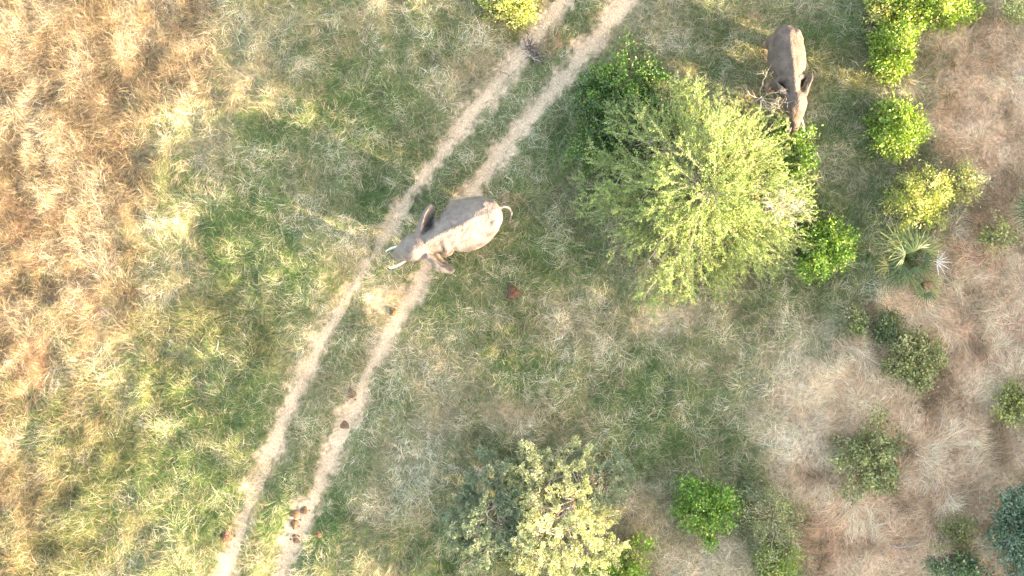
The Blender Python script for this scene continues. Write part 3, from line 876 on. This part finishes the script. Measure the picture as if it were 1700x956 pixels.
def elephant(label, loc, heading, k, ears, trunk, tail, legs, headyaw=0.0, tusk_len=.9, wide=1.0, skin=None, drop=0.0):
    skin = skin or M_SKIN
    root = empty('elephant', loc, label, 'elephant', None, heading)
    parts = []
    body = [(-1.78, 0, 1.88, .12, .20), (-1.70, 0, 1.86, .40, .52), (-1.50, 0, 1.86, .60, .72), (-1.15, 0, 1.86, .84, .84), (-.65, 0, 1.78, 1.0, .95), (-.15, 0, 1.76, 1.03, .97),
            (.3, 0, 1.82, .86, .93), (.65, 0, 1.92, .64, .84), (1.05, 0, 2.02, .50, .70), (1.5, 0, 2.06, .40, .56), (1.75, 0, 2.08, .30, .35)]
    body = [(x, y, z, w * wide, h) for x, y, z, w, h in body]
    parts.append(loft(body, 32, .2))
    cy, sy = math.cos(headyaw), math.sin(headyaw)

    def hd(p):                                       # head frame: pivot at the neck, yaw and drop
        p = np.array(p, float)
        q = p.copy()
        dx, dy = p[..., 0] - 1.3, p[..., 1]
        q[..., 0] = 1.3 + dx * cy - dy * sy; q[..., 1] = dx * sy + dy * cy
        q[..., 2] = p[..., 2] - drop * np.clip(dx, 0, 2)
        return q
    head = [(1.28, 0, 2.12, .20, .30), (1.38, 0, 2.14, .40, .48), (1.6, 0, 2.17, .50, .56), (1.85, 0, 2.17, .52, .58), (2.1, 0, 2.10, .46, .56), (2.32, 0, 1.95, .37, .50), (2.5, 0, 1.78, .28, .38),
            (2.62, 0, 1.62, .18, .25), (2.68, 0, 1.55, .08, .1)]
    V, Q = loft(head, 24, .12); parts.append((hd(V), Q))
    tp = np.array(trunk, float)
    u = np.linspace(0, 1, 26); sT = np.linspace(0, 1, len(tp))
    pts = np.stack([np.interp(u, sT, tp[:, c]) for c in range(4)], -1)
    for _ in range(3):
        pts[1:-1] = (pts[:-2] + pts[1:-1] * 2 + pts[2:]) / 4
    V, Q = tubes([(hd(pts[:, :3]), pts[:, 3])], 14); parts.append((V, Q))
    for side, back, ln, curl, tz in ears:
        V, Q = ear(side, back, ln, 1.58, 2.50, .40, 1.15, curl, tz); parts.append((hd(V), Q))
    for lx, ly, sx_, front in legs:
        pts = np.array([[lx, ly * .8, 1.6], [lx + sx_ * .25, ly * .95, 1.15], [lx + sx_ * .55 + (.05 if not front else 0), ly, .75], [lx + sx_ * .85, ly, .32], [lx + sx_, ly, .12], [lx + sx_ + .03, ly, -.02]])
        V, Q = tubes([(pts, np.array([.36, .31, .24, .20, .225, .24]))], 16); parts.append((V, Q))
        # shoulder / haunch
        hp = np.array([[lx + .05, ly * .55, 2.2], [lx + .05, ly * .85, 1.75], [lx + .02, ly * .9, 1.35]])
        V, Q = tubes([(hp, np.array([.16, .27, .28]) if front else np.array([.26, .42, .36]))], 16); parts.append((V, Q))
    tl = np.array(tail, float)
    u = np.linspace(0, 1, 14); sT = np.linspace(0, 1, len(tl))
    tpts = np.stack([np.interp(u, sT, tl[:, c]) for c in range(3)], -1)
    for _ in range(3): tpts[1:-1] = (tpts[:-2] + tpts[1:-1] * 2 + tpts[2:]) / 4
    V, Q = tubes([(tpts, np.linspace(.085, .036, 14))], 10); parts.append((V, Q))
    # spine ridge and hip bones
    sp = np.array([[-1.62, 0, 2.26], [-1.2, .01, 2.62], [-.6, -.02, 2.68], [0, .01, 2.68], [.5, 0, 2.68], [1.0, 0, 2.66], [1.35, 0, 2.60]])
    V, Q = tubes([(sp, np.array([.08, .10, .12, .12, .12, .12, .1]))], 10); parts.append((V, Q))
    for s in (1, -1):
        hb = np.array([[-1.55, .16 * s, 2.28], [-1.28, .38 * s, 2.40], [-1.0, .55 * s, 2.26], [-.7, .58 * s, 2.05]])
        V, Q = tubes([(hb, np.array([.14, .19, .19, .14]))], 12); parts.append((V, Q))
        sh = np.array([[.72, .20 * s, 2.62], [.7, .42 * s, 2.38], [.75, .55 * s, 2.0]])
        V, Q = tubes([(sh, np.array([.1, .16, .18]))], 12); parts.append((V, Q))
    VV, q4, q3, b = [], [], [], 0
    for V, Q in parts:
        for q in (Q if isinstance(Q, list) else [Q]):
            (q4 if q.shape[1] == 4 else q3).append(q + b)
        VV.append(V); b += len(V)
    tmp = mesh_obj('body', np.concatenate(VV) * k, [np.concatenate(q4), np.concatenate(q3)], skin, root)
    rm = tmp.modifiers.new('r', 'REMESH'); rm.mode = 'VOXEL'; rm.voxel_size = .032 * k; rm.use_smooth_shade = True
    sm = tmp.modifiers.new('s', 'SMOOTH'); sm.iterations = 12; sm.factor = .5
    dg = bpy.context.evaluated_depsgraph_get()
    me = bpy.data.meshes.new_from_object(tmp.evaluated_get(dg))
    tmp.modifiers.clear()
    tmp.data = me
    if not me.materials: me.materials.append(skin)
    co = np.zeros(len(me.vertices) * 3, np.float32); me.vertices.foreach_get('co', co); co = co.reshape(-1, 3) / k
    no = np.zeros(len(me.vertices) * 3, np.float32); me.vertices.foreach_get('normal', no); no = no.reshape(-1, 3)
    lum = .5 * (vn(co[:, 0] + co[:, 2] * .7, co[:, 1] + co[:, 2] * .5, .55, 3) - .5) + .35 * (vn(co[:, 0], co[:, 1] + co[:, 2], .25, 4) - .5) + .18 * (vn(co[:, 0] + co[:, 2], co[:, 1], .11, 5) - .5)
    trunkish = np.clip((co[:, 2] - .4) / .8, .2, 1) * np.clip((1.5 - np.abs(co[:, 1])) / .6, .2, 1)
    co = (co + no * (lum * .11 * trunkish)[:, None]) * k
    me.vertices.foreach_set('co', np.ascontiguousarray(co, np.float32).ravel()); me.update()
    me.polygons.foreach_set('use_smooth', np.ones(len(me.polygons), bool))
    # parts
    for s in ((1, -1)):
        p = np.array([[2.30, .27 * s, 1.62], [2.55, .32 * s, 1.45], [2.85, .36 * s, 1.38], [3.1, .33 * s, 1.42], [2.30 + tusk_len * 1.1, .24 * s, 1.52]])
        if s == -1: p[:, 0] = 2.3 + (p[:, 0] - 2.3) * .86
        V, Q = tubes([(hd(p) * k, np.array([.058, .054, .046, .034, .012]) * k)], 10)
        mesh_obj('tusk', V, Q, M_IVORY, root, smooth=True)
        q = hd(np.array([[2.12, .42 * s, 2.08], [2.15, .455 * s, 2.085], [2.17, .475 * s, 2.09]]))
        V, Q = tubes([(q * k, np.array([.03, .035, .012]) * k)], 10)
        mesh_obj('eye', V, Q, M_EYE, root, smooth=True)
    e = tpts[-1]; r = np.random.default_rng(5)
    d = unit(tpts[-1] - tpts[-3])
    hl = []
    for i in range(16):
        o = e + r.normal(size=3) * .025
        hl.append((np.array([o - d * .1, o + d * .1, o + d * .28 + r.normal(size=3) * .05]) * k, np.array([.012, .012, .004]) * k))
    V, Q = tubes(hl, 4)
    mesh_obj('tail_tuft', V, Q, M_TUFT, root)
    return root


c1 = P(761, 378, 2.2)
elephant('large grey elephant with spread ears and two white tusks walking along the wheel ruts', (c1.x, c1.y, hz(c1.x, c1.y)), R(205), 1.03,
         [(-1, R(42), 1.3, .15, .42), (1, R(23), 1.3, .45, .46)],
         [(2.45, 0, 1.75, .26), (2.62, 0, 1.35, .20), (2.68, 0, .95, .155), (2.62, .05, .55, .12), (2.5, .1, .25, .09), (2.42, .12, .12, .075)],
         [(-1.66, 0, 2.12), (-1.88, -.04, 2.08), (-2.08, .05, 1.92), (-2.14, .26, 1.65), (-2.02, .44, 1.32), (-1.9, .5, 1.1)],
         [(.75, .5, .18, True), (.75, -.46, -.22, True), (-1.15, .46, -.15, False), (-1.15, -.46, .25, False)], headyaw=R(-3), tusk_len=.7)
c2 = P(1307, 108, 1.6)
elephant('smaller grey elephant feeding at the upper right edge of the acacia', (c2.x, c2.y, hz(c2.x, c2.y)), R(-84), .87,
         [(-1, R(72), .95, .1, .16), (1, R(56), 1.05, .1, -.36)],
         [(2.45, 0, 1.72, .26), (2.75, 0, 1.40, .20), (3.0, -.12, 1.1, .155), (3.25, -.35, .85, .125), (3.5, -.55, .75, .10), (3.72, -.68, .8, .08)],
         [(-1.66, 0, 2.10), (-1.84, 0, 1.98), (-1.9, -.02, 1.7), (-1.86, -.05, 1.4), (-1.84, -.06, 1.1)],
         [(.75, .48, .1, True), (.75, -.48, -.1, True), (-1.15, .46, .12, False), (-1.15, -.46, -.2, False)], headyaw=R(9), tusk_len=.5, drop=.12, wide=.86, skin=M_SKIN2)


# ---------------------------------------------------------------- dung, clods, sticks
def lump(name, label, cat, px, py, rx, ry, h, mat, seed, group=None, crumb=3):
    r = np.random.default_rng(seed)
    c = P(px, py); rx *= 1.15; ry *= 1.15
    nu, nv = 20, 9
    V = []
    for j in range(nv):
        ph = math.pi * (j / (nv - 1)) * .62
        for i in range(nu):
            a = 2 * math.pi * i / nu
            d = np.array([math.sin(ph) * math.cos(a), math.sin(ph) * math.sin(a), math.cos(ph)])
            m = 1 + .16 * math.sin(3 * a + r.random() * .5 + seed) * math.sin(ph) + .10 * math.sin(5 * a + 4 * ph + seed * 2) + r.normal(0, .03)
            V.append(d * np.array([rx, ry, h]) * m)
    V = np.array(V); nb = len(V)
    crumbs = []
    for q in range(crumb):                          # loose crumbs broken off around it
        a = r.uniform(0, 6.28); f = r.uniform(1.1, 1.9); sc = r.uniform(.10, .26)
        crumbs.append(V[:nb] * sc * r.uniform(.7, 1.3, 3) + np.array([math.cos(a) * rx * f, math.sin(a) * ry * f, -.02]))
    V = np.concatenate([V] + crumbs)
    i = np.arange(nv - 1)[:, None] * nu; j = np.arange(nu)[None]; k = (j + 1) % nu
    Q = np.stack([i + j, i + nu + j, i + nu + k, i + k], -1).reshape(-1, 4)
    Q = np.concatenate([Q + nb * q for q in range(crumb + 1)])
    o = mesh_obj(name, V, Q, mat, smooth=True)
    o.location = (c.x, c.y, hz(c.x, c.y) + .03)
    return tag(o, label, cat, group)


G = 'dung balls dropped along the right wheel rut'
lump('elephant_dung', 'brown dung ball nearest the big elephant, alone on the right wheel rut', 'dung', 653, 517, .15, .14, .11, M_DUNG, 1, G)
lump('elephant_dung', 'dark brown dung ball alone halfway down the right wheel rut', 'dung', 584, 653, .16, .18, .12, M_DUNG, 2, G)
lump('elephant_dung', 'flattened brown dung below the lone dark ball, at the edge of the rut', 'dung', 572, 706, .16, .14, .06, M_DUNG, 3, G)
lump('elephant_dung', 'round brown dung ball at the upper right of the cluster of four', 'dung', 504, 848, .13, .13, .11, M_DUNG, 4, G)
lump('elephant_dung', 'crumbling lighter dung at the upper left of the cluster of four', 'dung', 489, 854, .16, .15, .07, M_DUNG, 5, G)
lump('elephant_dung', 'broken dark dung in the middle of the cluster of four', 'dung', 488, 871, .13, .17, .09, M_DUNG, 6, G)
lump('elephant_dung', 'greyish brown dung ball, lowest of the cluster of four', 'dung', 491, 895, .15, .16, .10, M_DUNG, 7, G)
lump('earth_clod', 'reddish brown lump of earth in the grass right of the big elephant', 'clod', 852, 486, .24, .24, .22, M_CLOD, 8)
lump('earth_clod', 'reddish clod beside the left wheel rut near the bottom edge', 'clod', 376, 889, .18, .24, .16, M_CLOD, 9)
lump('earth_clod', 'small blackish lump standing in for a dark hole in the grass right of the dung cluster', 'clod', 528, 887, .14, .12, .10, M_DUNG, 10)  # dark lump added in place of a dark hole


def stick(name, label, px, py, ang, L, rad, mat, seed, parent=None, off=(0, 0, 0), forks=2):
    r = np.random.default_rng(seed)
    a = R(ang)
    d = np.array([math.cos(a), math.sin(a), 0]); n = np.array([-math.sin(a), math.cos(a), 0])
    t = np.linspace(-.5, .5, 7)
    pts = d * L * t[:, None] + n * (r.normal(0, .04, 7) * L)[:, None] + np.array([0, 0, 1]) * (.05 + np.abs(r.normal(0, .03, 7)))[:, None] + np.array(off)
    lines = [(pts, np.linspace(rad, rad * .5, 7))]
    for f in range(forks):
        i = r.integers(2, 6); b = a + r.choice([-1, 1]) * r.uniform(.4, .9)
        e = pts[i] + np.array([math.cos(b), math.sin(b), r.uniform(.0, .35)]) * L * r.uniform(.2, .35)
        lines.append((np.array([pts[i], (pts[i] + e) / 2 + r.normal(size=3) * .02, e]), np.array([rad * .6, rad * .45, rad * .25])))
    V, Q = tubes(lines, 6)
    o = mesh_obj(name, V, Q, mat, parent, smooth=True)
    if parent is None:
        c = P(px, py); o.location = (c.x, c.y, hz(c.x, c.y) + .05)
        tag(o, label, 'stick')
    return o


c = P(884, 86)
pile = empty('brushwood_pile', (c.x, c.y, hz(c.x, c.y) + .03), 'heap of dark broken sticks lying across the left wheel rut near the top', 'brushwood')
r_ = np.random.default_rng(3)
for i in range(26):
    u = r_.uniform(-.45, .45)
    ang = -48 + r_.normal(0, 34)
    stick('stick', None, 0, 0, ang, r_.uniform(.35, .9), r_.uniform(.012, .028), M_DARKWOOD if i % 5 else M_DEAD, 100 + i, pile,
          (u * .9 + r_.normal(0, .09), -u * 1.1 + r_.normal(0, .12), r_.uniform(0, .22)), 2)
stick('fallen_branch', 'pale weathered branch lying in dry grass left of the acacia', 969, 131, 50, .85, .04, M_DEAD, 201, forks=1)
stick('fallen_branch', 'forked grey stick on brown earth left of the sparse twiggy shrub', 1505, 903, 2, 1.6, .03, M_DEAD, 202, forks=4)
stick('fallen_branch', 'thin dark twig crossing the left wheel rut below the heap of sticks', 842, 124, -28, .6, .015, M_DARKWOOD, 203, forks=2)

# ---------------------------------------------------------------- trees beyond the right edge, whose long shadows cross the clearing
def shade_tree(x, y, rx, ry, h, seed, label, n=150):
    px, py = x * PPM / ((CAM_H - h * .5) / CAM_H) + 850, 478 - y * PPM / ((CAM_H - h * .5) / CAM_H)
    leafy_bush('thicket_tree', label, 'tree', px, py, rx * PPM, ry * PPM, h, OLIVE + DEEP[:2], seed, n, 60, leaf=(.22, .42), asp=.6, sig=.5, amp=.12, group='trees beyond the right edge',
               trunk=h * .12, stems=20, low=.05, hollow=.2)


LAB = 'olive green tree in the thicket beyond the right edge of the picture'
for i, (x, y, rx, ry, h) in enumerate([(30, -12.5, 3.2, 3.0, 9.9), (31, -17.5, 3.3, 3.2, 10.4), (29, -23, 3.4, 3.2, 9.6), (22, -19.5, 2.6, 2.6, 5.2), (27, -28.5, 3.2, 3.2, 8.0),
                                       (27.5, -6.5, 2.4, 2.6, 3.6), (27, -2, 2.2, 2.6, 3.0), (27.5, 2.5, 2.2, 2.4, 2.3), (27, 7, 2.4, 2.6, 2.8), (30, 12, 3, 3, 6), (34, -9.5, 3, 3, 9.2)]):
    shade_tree(x, y, rx, ry, h, 300 + i, LAB)
